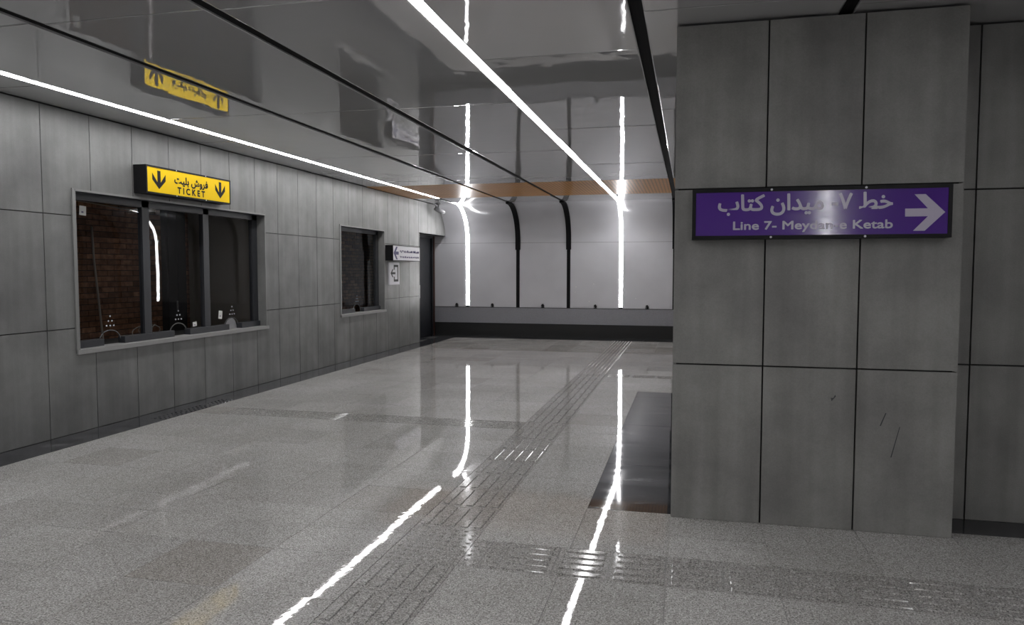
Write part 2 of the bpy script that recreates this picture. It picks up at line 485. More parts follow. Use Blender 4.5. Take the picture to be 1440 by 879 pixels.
_tact = {}
def tactile_mesh(w, l, style):
    """one guide tile w (across) x l (along y); style bars / thin / dots; bars run along y"""
    key = (round(w, 3), round(l, 3), style)
    if key in _tact: return _tact[key]
    V, F = [], []
    def prism(x0, x1, y0, y1, h, s):
        b = len(V)
        V.extend([(x0, y0, 0), (x1, y0, 0), (x1, y1, 0), (x0, y1, 0), (x0 + s, y0 + s, h), (x1 - s, y0 + s, h), (x1 - s, y1 - s, h), (x0 + s, y1 - s, h)])
        F.extend(tuple(b + k for k in q) for q in ((4, 5, 6, 7), (0, 1, 5, 4), (1, 2, 6, 5), (2, 3, 7, 6), (3, 0, 4, 7)))
    b = 0
    V.extend([(-w / 2, -l / 2, -0.02), (w / 2, -l / 2, -0.02), (w / 2, l / 2, -0.02), (-w / 2, l / 2, -0.02), (-w / 2, -l / 2, -0.001), (w / 2, -l / 2, -0.001), (w / 2, l / 2, -0.001), (-w / 2, l / 2, -0.001)])
    F.extend([(4, 5, 6, 7), (0, 1, 5, 4), (1, 2, 6, 5), (2, 3, 7, 6), (3, 0, 4, 7)])
    if style in ('bars', 'thin'):
        p = w / 5
        bw, h, e = (0.58, 0.0055, 0.030) if style == 'bars' else (0.3, 0.004, 0.006)
        for k in range(5):
            xc = -w / 2 + p * (k + 0.5)
            prism(xc - p * bw / 2, xc + p * bw / 2, -l / 2 + e, l / 2 - e, h, 0.004)
    else:
        nx, ny = max(1, round(w / 0.062)), max(1, round(l / 0.062))
        for a in range(nx):
            for c in range(ny):
                xc, yc = -w / 2 + w / nx * (a + 0.5), -l / 2 + l / ny * (c + 0.5)
                r0, r1, h = 0.0155, 0.009, 0.0045
                b = len(V)
                for k in range(6): V.append((xc + r0 * math.cos(k * PI / 3), yc + r0 * math.sin(k * PI / 3), -0.001))
                for k in range(6): V.append((xc + r1 * math.cos(k * PI / 3), yc + r1 * math.sin(k * PI / 3), h))
                F.append(tuple(b + 6 + k for k in range(6)))
                for k in range(6): F.append((b + k, b + (k + 1) % 6, b + 6 + (k + 1) % 6, b + 6 + k))
    m = bpy.data.meshes.new('tactile_tile'); m.from_pydata(V, [], F); m.update(); m.materials.append(M_TACT)
    _tact[key] = m
    return m
def tact(xc, yc, w, l, style, along_x=False, z=0.0, mat=None):
    o = link('tactile_tile', tactile_mesh(w - 0.004, l - 0.004, style), None, floor, (xc, yc, z))
    if mat: o.material_slots[0].link = 'OBJECT'; o.material_slots[0].material = mat
    if along_x: o.rotation_euler = (0, 0, PI / 2)
    return o
PW, PC = PXB - PXA, (PXA + PXB) / 2
for a, b, st in ((1.05, 3.72, 'bars'), (3.72, 4.27, 'dots'), (4.27, 7.13, 'bars'), (7.13, 7.50, 'dots'), (7.50, 11.30, 'bars'), (11.30, 16.70, 'dots')):
    n = max(1, round((b - a) / (0.40 if st == 'bars' else 0.44)))
    for k in range(n):
        tact(PC, a + (b - a) * (k + 0.5) / n, PW, (b - a) / n, st)
n = 2                                                            # worn blister tiles of the crossing
for k in range(n): tact(PXB + (0.22) * (k + 0.5) / n, 3.92, 0.40, 0.22 / n, 'dots', True)
xs = [-0.99 + 0.2965 * k for k in range(24)]
for x in xs: tact(x + 0.148, 3.92, 0.40, 0.2965, 'bars', True)
n = 12
for k in range(n): 
    a = -5.07 + (PXA + 5.07) * k / n
    tact(a + (PXA + 5.07) / n / 2, 7.315, 0.37, (PXA + 5.07) / n, 'thin', True)
for k in range(3):
    a = PXB + (-0.094 - PXB) * k / 3
    tact(a + (-0.094 - PXB) / 6, 11.17, 0.26, (-0.094 - PXB) / 3, 'bars', True)
def slab(x0, x1, y0, y1):
    o = box('granite_slab', x0 + 0.0015, x1 - 0.0015, y0 + 0.0015, y1 - 0.0015, -0.02, 0.0, M_GRAN, floor)
    o.rotation_euler = (random.gauss(0, 0.0006), random.gauss(0, 0.0006), 0)
    return o
ys = [YB, -2.1, -0.9, 0.3, 1.5, 2.7, 3.9, 5.1, 6.3, 7.0, 8.2, 9.4, 10.6, 11.8, 13.0, 14.2, 15.4]
for a, b in zip(ys, ys[1:]): slab(XL, -5.43, a, b)
slab(XL, -5.43, 15.4, 16.70)
slab(-6.2, XL, 15.43, 16.35); slab(-6.2, XL, 16.35, YE)
for a, b in zip([XL, -4.6, -3.4, -2.2, -1.0, 0.2, 1.4, 2.6, 3.8, 5.0], [-4.6, -3.4, -2.2, -1.0, 0.2, 1.4, 2.6, 3.8, 5.0, XR]): slab(a, b, 16.70, YE)
for a, b in zip([4.86, 6.04, 7.63, 9.37], [6.04, 7.63, 9.37, 9.77]): slab(-0.646, PX0, a, b)
for a, b in zip([PX1, 2.15, 3.35, 4.55, 5.4], [2.15, 3.35, 4.55, 5.4, XR]): slab(a, b, 4.915, RY)
# blister studs on the dark border by the ticket window
for k in range(3): tact(-5.53, 6.92 + 0.42 * k, 0.20, 0.40, 'dots', z=0.0015, mat=M_GRAN)

# ------------------------------------------------------------------ LEFT WALL
W1 = (6.0, 9.31, 0.80, 2.375)
W2 = (11.62, 13.49, 0.816, 2.367)
DOOR = (15.43, YE + 0.05, 0.0, 2.44)
COVE_C, COVE_A, COVE_B = (16.35, 2.30), YE - 16.35, CZ - 2.30
cove = [(COVE_C[0] + COVE_A * math.sin(t), COVE_C[1] + COVE_B * math.cos(t)) for t in (k * PI / 2 / 18 for k in range(19))]
def wall_boxes(x0, x1, y0, y1, z0, z1, holes):
    """x-slab split into boxes around rectangular holes (y0,y1,z0,z1)"""
    yc = sorted({y0, y1, *[min(max(h[k], y0), y1) for h in holes for k in (0, 1)]})
    out = []
    for a, b in zip(yc, yc[1:]):
        if b - a < 1e-4: continue
        segs = [(z0, z1)]
        for h in holes:
            if h[0] < (a + b) / 2 < h[1]:
                ns = []
                for (p, q) in segs:
                    if h[2] > p: ns.append((p, min(q, h[2])))
                    if h[3] < q: ns.append((max(p, h[3]), q))
                segs = [s for s in ns if s[1] - s[0] > 1e-4]
        out += [(x0, x1, a, b, p, q) for p, q in segs]
    return out
wall_left = link('wall_left', boxes_mesh('wall_left', wall_boxes(XL - 0.20, XL - 0.022, YB, YE + 0.05, -0.1, CZ + 0.05, [W1, W2, (DOOR[0], 30, 0, 2.44)])), M_CORE)
setp(wall_left, 'left wall clad in large cement grey panels around the ticket windows', 'wall', kind='structure')
JW = 0.0045
cols = []
y = 5.645
while y > YB: y -= 0.573
k0 = y
while y < YE:
    cols.append((y, y + 0.573)); y += 0.573
rows = [(0.004, 1.030), (1.030, 2.128), (2.128, CZ - 0.006)]
def cove_y(z):
    if z <= COVE_C[1]: return YE
    return COVE_C[0] + COVE_A * math.sqrt(max(0, 1 - ((z - COVE_C[1]) / COVE_B) ** 2))
for (a, b) in cols:
    a2, b2 = max(a + JW, YB), min(b - JW, YE)
    for (p, q) in rows:
        p2, q2 = p + (JW if p > 0.1 else 0), q - JW
        holes = [h for h in (W1, W2, (DOOR[0], 30, -1, 2.44)) if h[0] < b2 and h[1] > a2 and h[2] < q2 and h[3] > p2]
        if a2 > 15.9 and q > 2.5:            # header pieces above the door end against the curved end wall
            zs = [2.44 + (q2 - 2.44) * k / 12 for k in range(13)]
            pts = [(min(b2, cove_y(z) - 0.004), z) for z in zs]
            if min(u for u, z in pts) <= a2 + 0.001:
                pts = [(max(u, a2), z) for u, z in pts]
            out = [(a2, 2.44)] + pts + [(a2, q2)]
            cl = []
            for c in out:
                if not cl or (abs(c[0] - cl[-1][0]) + abs(c[1] - cl[-1][1])) > 0.002: cl.append(c)
            if (abs(cl[0][0] - cl[-1][0]) + abs(cl[0][1] - cl[-1][1])) < 0.002: cl.pop()
            if len(cl) > 2 and max(c[0] for c in cl) - a2 > 0.01:
                poly('wall_panel', cl, ((XL - 0.022, 0, 0), (0, 1, 0), (0, 0, 1), (1, 0, 0)), 0.022, M_PANEL, wall_left)
            continue
        if not holes:
            box('wall_panel', XL - 0.022, XL, a2, b2, p2, q2, M_PANEL, wall_left)
        else:
            bx = wall_boxes(XL - 0.022, XL, a2, b2, p2, q2, holes)
            if bx: link('wall_panel', boxes_mesh('wall_panel', bx), M_PANEL, wall_left)
# end of the panelling at the door, header soffit
box('wall_panel', XL - 0.20, XL - 0.023, 15.43 - 0.02, 15.43, 0.004, 2.44, M_PANEL, wall_left)
box('wall_panel', -6.13, XL - 0.001, 15.43, YE, 2.44, 2.46, M_PANEL, wall_left)

# ------------------------------------------------------------------ TICKET WINDOWS
def arch_outline(y0, y1, z0, z1, arches, r=0.155, h=0.15):
    pts = [(y0, z1), (y0, z0)]
    for c in arches:
        for k in range(13):
            t = PI - PI * k / 12
            pts.append((c + r * math.cos(t), z0 + h * max(0.0, math.sin(t)) ** 0.8))
    pts += [(y1, z0), (y1, z1)]
    return pts
GX = XL - 0.15
BX = ((GX - 0.005, 0, 0), (0, 1, 0), (0, 0, 1), (1, 0, 0))
def window(name, W, mull, arch_c, rails, label):
    y0, y1, z0, z1 = W
    root = empty(name, (XL, (y0 + y1) / 2, z0)); setp(root, label, 'window', kind='structure')
    inv = Matrix.Translation(root.location).inverted()
    def ch(o, par=root):
        o.parent = par; o.matrix_parent_inverse = inv
        return o
    # reveal lining, frame, trim, sill
    for (n_, b_, mt) in (('reveal', (GX - 0.03, XL - 0.001, y1 - 0.006, y1 + 0.012, z0, z1), M_PANEL), ('reveal', (GX - 0.03, XL - 0.001, y0 - 0.012, y0 + 0.006, z0, z1), M_PANEL), ('reveal', (GX - 0.03, XL - 0.001, y0, y1, z1 - 0.006, z1 + 0.012), M_FRAME),
                         ('trim', (XL - 0.004, XL + 0.012, y0 - 0.026, y0 + 0.014, z0 - 0.02, z1 + 0.02), M_ALU), ('trim', (XL - 0.004, XL + 0.012, y0, y1, z1 - 0.006, z1 + 0.014), M_ALU), ('trim', (XL - 0.004, XL + 0.008, y1 - 0.004, y1 + 0.010, z0, z1 + 0.02), M_ALU),
                         ('sill', (GX - 0.03, XL + 0.028, y0 - 0.026, y1 + 0.03, z0 - 0.030, z0 + 0.012), M_SILL)):
        ch(box(n_, *b_, mt, shared=False))
    fx0, fx1 = GX - 0.03, GX + 0.03
    for (a, b) in mull: ch(box('mullion', fx0, fx1, a, b, z0 + 0.012, z1 - 0.006, M_FRAME, shared=False))
    ch(box('top_rail', fx0, fx1, y0, y1, z1 - 0.075, z1 - 0.006, M_FRAME, shared=False))
    edges = [y0] + [q for ab in mull for q in ab] + [y1]
    for k in range(0, len(edges) - 1, 2):
        a, b = edges[k], edges[k + 1]
        if b - a < 0.1: continue
        ac = [c for c in arch_c if a < c < b]
        pane = link('pane', poly_mesh('pane', arch_outline(a, b, z0 + 0.012, z1 - 0.07, ac), BX, 0.01), M_GLASS)
        ch(pane)
        for c in ac:
            for (dy, dz) in ((-0.05, 0.19), (0, 0.19), (0.05, 0.19), (-0.025, 0.24), (0.025, 0.24), (0, 0.29)):
                h = link('speech_hole', tube_mesh('speech_hole', [(GX + 0.004, c + dy, z0 + 0.02 + dz), (GX + 0.009, c + dy, z0 + 0.02 + dz)], 0.009, 8), M_SIGNW)
                ch(h)
            rim = [(GX, c + 0.155 * math.cos(PI - PI * q / 12), z0 + 0.012 + 0.15 * math.sin(PI * q / 12) ** 0.8 if 0 < q < 12 else z0 + 0.012) for q in range(13)]
            ch(link('hatch_rim', tube_mesh('hatch_rim', rim, 0.006, 6), M_RIM))
    for (a, b) in rails: ch(box('bottom_rail', GX - 0.03, GX + 0.06, a, b, z0 + 0.012, z0 + 0.085, M_FRAME, shared=False, bevel=0.004))
    return root, ch
win1, ch1 = window('window_1', W1, [(6.0, 6.05), (7.06, 7.17), (8.12, 8.23), (9.19, 9.31)], [6.575, 7.65, 8.72],
                   [(6.0, 6.43), (6.72, 7.51), (7.79, 8.58), (8.86, 9.31)], 'three-pane ticket window with arched hatches under the yellow sign')
ch1(poly('hatch_cover', [(8.72 + 0.14 * math.cos(PI * k / 14), 0.815 + 0.145 * math.sin(PI * k / 14)) for k in range(15)], ((GX - 0.03, 0, 0), (0, 1, 0), (0, 0, 1), (1, 0, 0)), 0.008, M_OFF))
win2, ch2 = window('window_2', W2, [(11.62, 11.67), (13.37, 13.49)], [12.55], [(11.62, 12.36), (12.74, 13.49)], 'single-pane ticket window beside the white direction sign')

# ------------------------------------------------------------------ BOOTH BEHIND THE WINDOWS
XB = -7.40
booth = link('wall_booth', boxes_mesh('wall_booth', [(XB - 0.1, XB - 0.012, 4.6, 18.2, 0, CZ), (XB - 0.1, XL - 0.2, 4.5, 4.6, 0, CZ), (XB - 0.1, -6.35, 18.1, 18.2, 0, CZ), (XB - 0.1, XL - 0.2, 4.5, 18.2, 2.95, 3.05)]), M_MORTAR)
setp(booth, 'unplastered brown brick wall inside the ticket office behind the windows', 'wall', kind='structure')
bl, bh, br = 0.215, 0.062, 0.072
bm_ = boxes_mesh('brick', [(-0.014, 0.0, -bl / 2, bl / 2, -bh / 2, bh / 2)]); bm_.materials.append(M_BRICK)
bricks = []
zc, r_ = 0.045, 0
while zc < 2.9:
    yy = 4.75 + (0.1125 if r_ % 2 else 0)
    while yy < 18:
        bricks.append((yy, zc)); yy += 0.225
    zc += br; r_ += 1
def seen(b):
    y_, z_ = b                       # does the sight line cross a window opening?
    t = XL / XB
    return any(w[0] + 0.05 < y_ * t < w[1] + 0.2 and w[2] < 1.6 + (z_ - 1.6) * t < w[3] for w in (W1, W2)) and not (9.65 < y_ < 12.0) and not (9.1 < y_ < 9.5)
shown = sorted([b for b in bricks if seen(b)], key=lambda b: b[0])[:300]
ss = set(shown); bb = []
for b in bricks:
    dx = random.uniform(-0.003, 0.004)
    if b in ss: link('brick', bm_, None, booth, (XB + dx, b[0], b[1]))
    else: bb.append((XB - 0.014 + dx, XB + dx, b[0] - bl / 2, b[0] + bl / 2, b[1] - bh / 2, b[1] + bh / 2))
setp(link('brickwork', boxes_mesh('brickwork', bb), M_BRICK, booth), kind='stuff')
o = box('partition_board', XB + 0.02, XB + 0.10, 9.71, 12.2, 0.0, 2.95, M_BOARD)
setp(o, 'plain taupe partition board standing inside the ticket office', 'partition')
cab = empty('tall_cabinet', (XB + 0.2, 9.36, 0)); setp(cab, 'tall black cabinet against the brick wall in the ticket office', 'cabinet')
cab_i = Matrix.Translation(cab.location).inverted()
for n_, b_, mt in (('body', (XB + 0.005, XB + 0.10, 9.13, 9.52, 0.0, 2.5), M_DARK), ('door', (XB + 0.10, XB + 0.12, 9.135, 9.32, 0.08, 2.48), M_DARK), ('door', (XB + 0.10, XB + 0.12, 9.325, 9.515, 0.08, 2.48), M_DARK), ('handle', (XB + 0.12, XB + 0.135, 9.29, 9.305, 1.0, 1.15), M_STEEL)):
    q = box(n_, *b_, mt, shared=False); q.parent = cab; q.matrix_parent_inverse = cab_i
o = link('conduit_pipe', tube_mesh('conduit_pipe', [(XB + 0.03, 7.85, 2.15), (XB + 0.04, 7.86, 1.73), (XB + 0.07, 7.92, 0.87), (XB + 0.09, 7.97, 0.0)], 0.013, 8), M_CABLE)
setp(o, 'thin pale conduit leaning upright against the brick wall', 'pipe')
o = link('strung_cable', tube_mesh('strung_cable', [(XB + 0.03, 7.3, 2.47), (XB + 0.05, 7.9, 2.44), (XB + 0.06, 8.4, 2.41), (XB + 0.05, 8.7, 2.43), (XB + 0.03, 9.05, 2.47)], 0.008, 6), M_CABLE)
setp(o, 'pale cable strung along the top of the brick wall', 'cable')
pts = []
for k in range(60):
    t = k / 59
    pts.append((-6.75 + 0.09 * math.sin(t * 17), 8.0 + 0.17 * math.sin(t * 11 + 1) + 0.1 * t, 0.76 + 0.13 * abs(math.sin(t * 9)) ** 1.5 + 0.008))
ctr = empty('counter', (-6.4, 7.65, 0)); setp(ctr, 'dark counter along the inside of the three-pane ticket window', 'counter')
ctr_i = Matrix.Translation(ctr.location).inverted()
for n_, b_ in (('worktop', (-6.95, -6.045, 6.0, 9.3, 0.72, 0.755)), ('leg', (-6.9, -6.84, 6.1, 6.16, 0, 0.72)), ('leg', (-6.9, -6.84, 9.14, 9.2, 0, 0.72)), ('leg', (-6.12, -6.06, 6.1, 6.16, 0, 0.72)), ('leg', (-6.12, -6.06, 9.14, 9.2, 0, 0.72))):
    q = box(n_, *b_, M_DARK, shared=False); q.parent = ctr; q.matrix_parent_inverse = ctr_i
o = link('loose_cable', tube_mesh('loose_cable', pts, 0.006, 6), M_CABLE)
setp(o, 'loose pale cable tangled on the counter inside the ticket office', 'cable')
for (yc_, zc_, w_, h_, rot, lab) in ((6.255, 2.20, 0.085, 0.095, 0.05, 'small paper slip stuck in the upper corner of the ticket window'), (7.945, 0.93, 0.075, 0.055, -0.06, 'small paper label stuck beside the middle hatch of the ticket window'), (8.463, 1.015, 0.075, 0.105, 0.12, 'tilted paper label stuck beside the grey covered hatch')):
    c_, s_ = math.cos(rot), math.sin(rot)
    P = empty('paper_note', (GX + 0.008, yc_, zc_)); setp(P, lab, 'paper')
    B_ = ((0, 0, 0), (0, c_, -s_), (0, s_, c_), (1, 0, 0))
    poly('sheet', [(-w_ / 2, -h_ / 2), (w_ / 2, -h_ / 2), (w_ / 2, h_ / 2), (-w_ / 2, h_ / 2)], B_, 0.0015, M_PAPER, P)
    poly('print_mark', [(-w_ * .2, -h_ * .25), (w_ * .1, -h_ * .25), (w_ * .1, -h_ * .08), (-w_ * .2, -h_ * .08)], ((0.0018, 0, 0), *B_[1:]), 0.0004, M_GREYTXT, P)

# ------------------------------------------------------------------ DOOR RECESS
door = empty('door_1', (-6.16, 16.3, 0)); setp(door, 'dark glazed door in the recess beside the end wall', 'door', kind='structure')
door_i = Matrix.Translation(door.location).inverted()
for n_, b_, mt in (('door_leaf', (-6.20, -6.165, 15.50, 16.28, 0.01, 2.38), M_DOOR), ('door_leaf', (-6.20, -6.165, 16.30, 17.08, 0.01, 2.38), M_DOOR), ('frame_post', (-6.22, -6.13, 15.43, 15.50, 0, 2.44), M_DOOR), ('frame_post', (-6.22, -6.13, 17.08, 17.17, 0, 2.44), M_DOOR), ('frame_head', (-6.22, -6.13, 15.50, 17.08, 2.38, 2.44), M_DOOR), ('frame_edge', (-6.22, -6.115, 17.17, YE, 0, 2.44), M_RED), ('handle', (-6.165, -6.12, 16.20, 16.22, 0.95, 1.25), M_STEEL)):
    q = box(n_, *b_, mt, shared=False); q.parent = door; q.matrix_parent_inverse = door_i

# ------------------------------------------------------------------ END WALL
wall_far = link('wall_far', boxes_mesh('wall_far', [(-6.3, XR, YE + 0.03, YE + 0.15, -0.1, CZ + 0.1)]), M_CORE)
setp(wall_far, 'white panelled end wall curving into the ceiling', 'wall', kind='structure')
lines = [L1, SA, SB, L2, SR, SD, L3, SE, SF]
bays = list(zip([-6.115] + [x + CH for x in lines], [x - CH for x in lines] + [XR]))
def profile_mesh(name, prof, x0, x1, t):
    """(y,z) profile swept along x, thickness t away from the room"""
    V, F = [], []
    n = len(prof)
    for s in (0, 1):
        for x in (x0, x1):
            for i, (y, z) in enumerate(prof):
                a, b = prof[max(0, i - 1)], prof[min(n - 1, i + 1)]
                ty, tz = b[0] - a[0], b[1] - a[1]
                L = math.hypot(ty, tz)
                V.append((x, y - tz / L * t * s, z + ty / L * t * s))
    def idx(s, k, i): return (s * 2 + k) * n + i
    for i in range(n - 1):
        F.append((idx(0, 0, i), idx(0, 0, i + 1), idx(0, 1, i + 1), idx(0, 1, i)))
        F.append((idx(1, 0, i), idx(1, 1, i), idx(1, 1, i + 1), idx(1, 0, i + 1)))
        F.append((idx(0, 0, i), idx(1, 0, i), idx(1, 0, i + 1), idx(0, 0, i + 1)))
        F.append((idx(0, 1, i), idx(0, 1, i + 1), idx(1, 1, i + 1), idx(1, 1, i)))
    for i in (0, n - 1): F.append((idx(0, 0, i), idx(0, 1, i), idx(1, 1, i), idx(1, 0, i)))
    m = bpy.data.meshes.new(name); m.from_pydata(V, [], F); m.update()
    bm = bmesh.new(); bm.from_mesh(m); bmesh.ops.recalc_face_normals(bm, faces=bm.faces[:]); bm.to_mesh(m); bm.free()
    if n > 4:
        for p in m.polygons: p.use_smooth = len(p.vertices) == 4
        try: m.set_sharp_from_angle(angle=math.radians(40))
        except Exception: pass
    return m
up_prof = cove + [(YE, 2.262)]
for (a, b) in bays:
    a2, b2 = a + 0.002, b - 0.002
    link('end_panel', profile_mesh('end_panel', [(YE, 2.257), (YE, 0.712)], a2, b2, 0.02), M_WHITE, wall_far)
    if a < L1: 
        # left of the first light line the curved piece starts at the face of the left wall
        link('cove_panel', profile_mesh('cove_panel', up_prof, XL, b2, 0.02), M_WHITE, wall_far)
        box('end_panel', a2, XL - 0.002, YE, YE + 0.02, 2.262, 2.44, M_WHITE, wall_far)
    else:
        link('cove_panel', profile_mesh('cove_panel', up_prof, a2, b2, 0.02), M_WHITE, wall_far)
box('perforated_band', -6.10, XR, YE - 0.05, YE + 0.02, 0.326, 0.700, M_BAND, wall_far)
box('band_ledge', -6.10, XR, YE - 0.055, YE + 0.02, 0.700, 0.709, M_FRAME, wall_far)
box('plinth', -6.10, XR, YE - 0.03, YE + 0.02, 0.0, 0.326, M_PLINTH, wall_far)
for (x, z, r) in ((-2.598, 1.211, .016), (-2.615, 1.085, .010), (-2.178, 1.281, .014), (-2.284, 0.87, .014), (-1.631, 1.325, .009), (-1.201, 0.948, .012), (-3.95, 1.32, .009)):  # small white discs scattered over the end wall panels
    link('white_dot', tube_mesh('white_dot', [(x, YE + 0.001, z), (x, YE - 0.002, z)], r, 8), M_PAPER, wall_far)

def spotlight(x, label):
    r = empty('ledge_spotlight', (x, YE - 0.025, 0.709)); setp(r, label, 'spotlight', 'spotlights on the end wall ledge')
    box('foot', -0.035, 0.035, -0.02, 0.02, 0, 0.010, M_INK, r)
    poly('bracket', [(-0.037, 0.008), (0.037, 0.008), (0.037, 0.062), (0.031, 0.062), (0.031, 0.014), (-0.031, 0.014), (-0.031, 0.062), (-0.037, 0.062)], ((0, 0.008, 0), (1, 0, 0), (0, 0, 1), (0, -1, 0)), 0.016, M_INK, r)
    h = link('lamp_head', tube_mesh('lamp_head', [(0.012, -0.028, 0.025), (0.004, -0.010, 0.045), (-0.006, 0.012, 0.068), (-0.010, 0.018, 0.078)], [0.018, 0.029, 0.029, 0.026], 12), M_INK, r)
    link('lens', tube_mesh('lens', [(-0.0085, 0.0165, 0.0755), (-0.0105, 0.019, 0.0795)], 0.022, 12), M_STEEL, h)
for x, lab in ((-5.54, 'small black spotlight on the ledge nearest the recessed door'), (-4.637, 'small black spotlight on the ledge between light line and black strip'), (-3.391, 'small black spotlight on the ledge between the two black strips'), (-2.135, 'small black spotlight on the ledge below the white dots'), (-0.936, 'small black spotlight on the ledge right of the brightest light line')):
    spotlight(x, lab)

# ------------------------------------------------------------------ CEILING
ceiling = link('ceiling', boxes_mesh('ceiling', [(XL - 0.2, XR, YB, YE + 0.1, CZ + 0.09, CZ + 0.2)]), M_CORE)
setp(ceiling, 'mirror-gloss grey panel ceiling divided by dark channels and light lines', 'ceiling', kind='structure')
def grid_panel(name, x0, x1, y0, y1, mat, pillow, ny=None):
    w, l = x1 - x0, y1 - y0
    e = [0, 0.012, 0.03, 0.06, 0.10, 0.16]
    us = sorted({round(q, 4) for q in e + [w - q for q in e] + [w * k / 8 for k in range(2, 7)] if 0 <= q <= w})
    vs = sorted({round(q, 4) for q in e + [l - q for q in e] + [l * k / 10 for k in range(1, 10)] if 0 <= q <= l})
    V, F = [], []
    for v in vs:
        for u in us:
            d = math.exp(-min(u, w - u) / 0.05) + 0.8 * math.exp(-min(v, l - v) / 0.05)
            V.append((u - w / 2, v - l / 2, pillow * d))
    nu = len(us)
    for j in range(len(vs) - 1):
        for i in range(nu - 1):
            F.append((j * nu + i, (j + 1) * nu + i, (j + 1) * nu + i + 1, j * nu + i + 1))
    b = len(V)
    V += [(-w / 2, -l / 2, 0.02), (w / 2, -l / 2, 0.02), (w / 2, l / 2, 0.02), (-w / 2, l / 2, 0.02)]
    c00, c10, c01, c11 = 0, nu - 1, (len(vs) - 1) * nu, len(vs) * nu - 1
    F += [(b, b + 1, b + 2, b + 3), tuple([b + 1, b] + list(range(c00, c10 + 1))), tuple([b + 3, b + 2] + list(range(c11, c01 - 1, -1))),
          tuple([b, b + 3] + [j * nu for j in range(len(vs) - 1, -1, -1)]), tuple([b + 2, b + 1] + [j * nu + nu - 1 for j in range(len(vs))])]
    m = bpy.data.meshes.new(name); m.from_pydata(V, [], F); m.update()
    ng = (nu - 1) * (len(vs) - 1)
    for p in m.polygons: p.use_smooth = p.index < ng
    return link(name, m, mat, ceiling, ((x0 + x1) / 2, (y0 + y1) / 2, CZ))
cb = list(zip([XL] + [x + CH for x in lines], [x - CH for x in lines] + [XR]))
first = [2.4, 3.86, 3.90, 3.93, 5.28, 4.534, 4.7, 4.1, 3.7, 4.4]
for (a, b), s in zip(cb, first):
    seams = [YB]
    y = s
    while y - 2.75 > YB + 0.3: y -= 2.75
    while y < 12.3:
        seams.append(y); y += 2.75
    seams.append(12.70)
    for p, q in zip(seams, seams[1:]):
        o = grid_panel('ceiling_panel', a, b, p + 0.0015, q - 0.0015, M_MIRROR, 0.0006 * random.uniform(-1, 1.4))
        o.rotation_euler = (random.gauss(0, 0.0008), random.gauss(0, 0.0016), 0)
    box('wood_panel', a, b, 12.702, 15.05, CZ, CZ + 0.02, M_WOOD, ceiling, shared=False)
    o = grid_panel('ceiling_panel', a, b, 15.053, 16.347, M_MIRROR, 0.0005)

# dark channels between the panels, continuing down the end wall
def channel(n, x, label):
    r = empty('trim_%d' % n, (x, 0, 0)); setp(r, label, 'trim', kind='structure')
    link('ceiling_channel', boxes_mesh('ceiling_channel', [(-CH, CH, YB, 16.40, CZ + 0.012, CZ + 0.06)]), M_BLACK, r)
    cp = [(cove[0][0] - 0.10, cove[0][1])] + cove + [(YE, 2.09)]
    n_ = len(cp)
    off = []
    for i, (y, z) in enumerate(cp):
        a, b = cp[max(0, i - 1)], cp[min(n_ - 1, i + 1)]
        L = math.hypot(b[0] - a[0], b[1] - a[1])
        off.append((y + (b[1] - a[1]) / L * 0.035, z - (b[0] - a[0]) / L * 0.035))
    link('cove_strip', profile_mesh('cove_strip', off, -0.058, 0.058, 0.07), M_BLACK, r)
    box('wall_strip', -CH - 0.002, CH + 0.002, YE - 0.006, YE + 0.02, 0.709, 2.10, M_BLACK, r)
channel(1, SA, 'black ceiling channel bending down the end wall, next to the light line over the ticket windows')
channel(2, SB, 'black ceiling channel bending down the end wall, next to the light line over mid hall')
channel(3, SR, 'black ceiling channel running beside the cement pillar to the end wall')
channel(4, SD, 'black ceiling channel meeting the pillar above the purple sign')
channel(5, SE, 'black ceiling channel right of the pillar, first past its side')
channel(6, SF, 'black ceiling channel right of the pillar, second past its side')

# ------------------------------------------------------------------ LED LIGHT LINES
def light_line(x, y_start, y_end, dark_to, label):
    r = empty('led_light_line', (x, 0, CZ)); setp(r, label, 'light', 'LED light lines')
    w = 0.036
    if y_start[1] - y_start[0] > 0.05: box('diffuser', -w, w, y_start[0], y_start[1], -0.001, 0.03, M_LED, r, shared=False)
    for a_, b_ in ((YB if y_start[1] > y_start[0] else y_start[0], y_start[0]), (y_start[1], y_end)):
        if b_ - a_ > 0.05: box('unlit_diffuser', -w, w, a_, b_, -0.001, 0.03, M_OFF, r, shared=False)
    h0 = YB if y_start[1] > y_start[0] else y_start[0]
    link('housing', boxes_mesh('housing', [(-CH, CH, h0, 16.40, 0.03, 0.06), (-CH, -w, h0, 16.40, 0.001, 0.03), (w, CH, h0, 16.40, 0.001, 0.03)]), M_BLACK, r)
    if dark_to > y_end + 0.05: box('connector', -w, w, y_end + 0.001, dark_to, 0.0, 0.03, M_BLACK, r, shared=False)
    cp = [(dark_to, CZ)] + [c for c in cove if c[0] > dark_to + 0.02] + [(YE, 0.745)]
    loc = [(y - 0.0, z - CZ) for y, z in cp]
    n_ = len(loc); off = []
    for i, (y, z) in enumerate(loc):
        a, b = loc[max(0, i - 1)], loc[min(n_ - 1, i + 1)]
        L = math.hypot(b[0] - a[0], b[1] - a[1])
        off.append((y + (b[1] - a[1]) / L * 0.004, z - (b[0] - a[0]) / L * 0.004))
    link('wall_diffuser', profile_mesh('wall_diffuser', off, -w, w, 0.02), M_LED, r)
    box('end_cap', -w - 0.003, w + 0.003, YE - 0.012, YE + 0.015, 0.709 - CZ, 0.745 - CZ, M_INK, r)
light_line(L1, (LED_FRONT, 15.07), 15.07, 16.10, 'white LED line over the ticket windows with a dark gap before the end wall')
light_line(L2, (LED_FRONT, 16.30), 16.30, 16.30, 'unbroken white LED line over mid hall turning down the end wall')
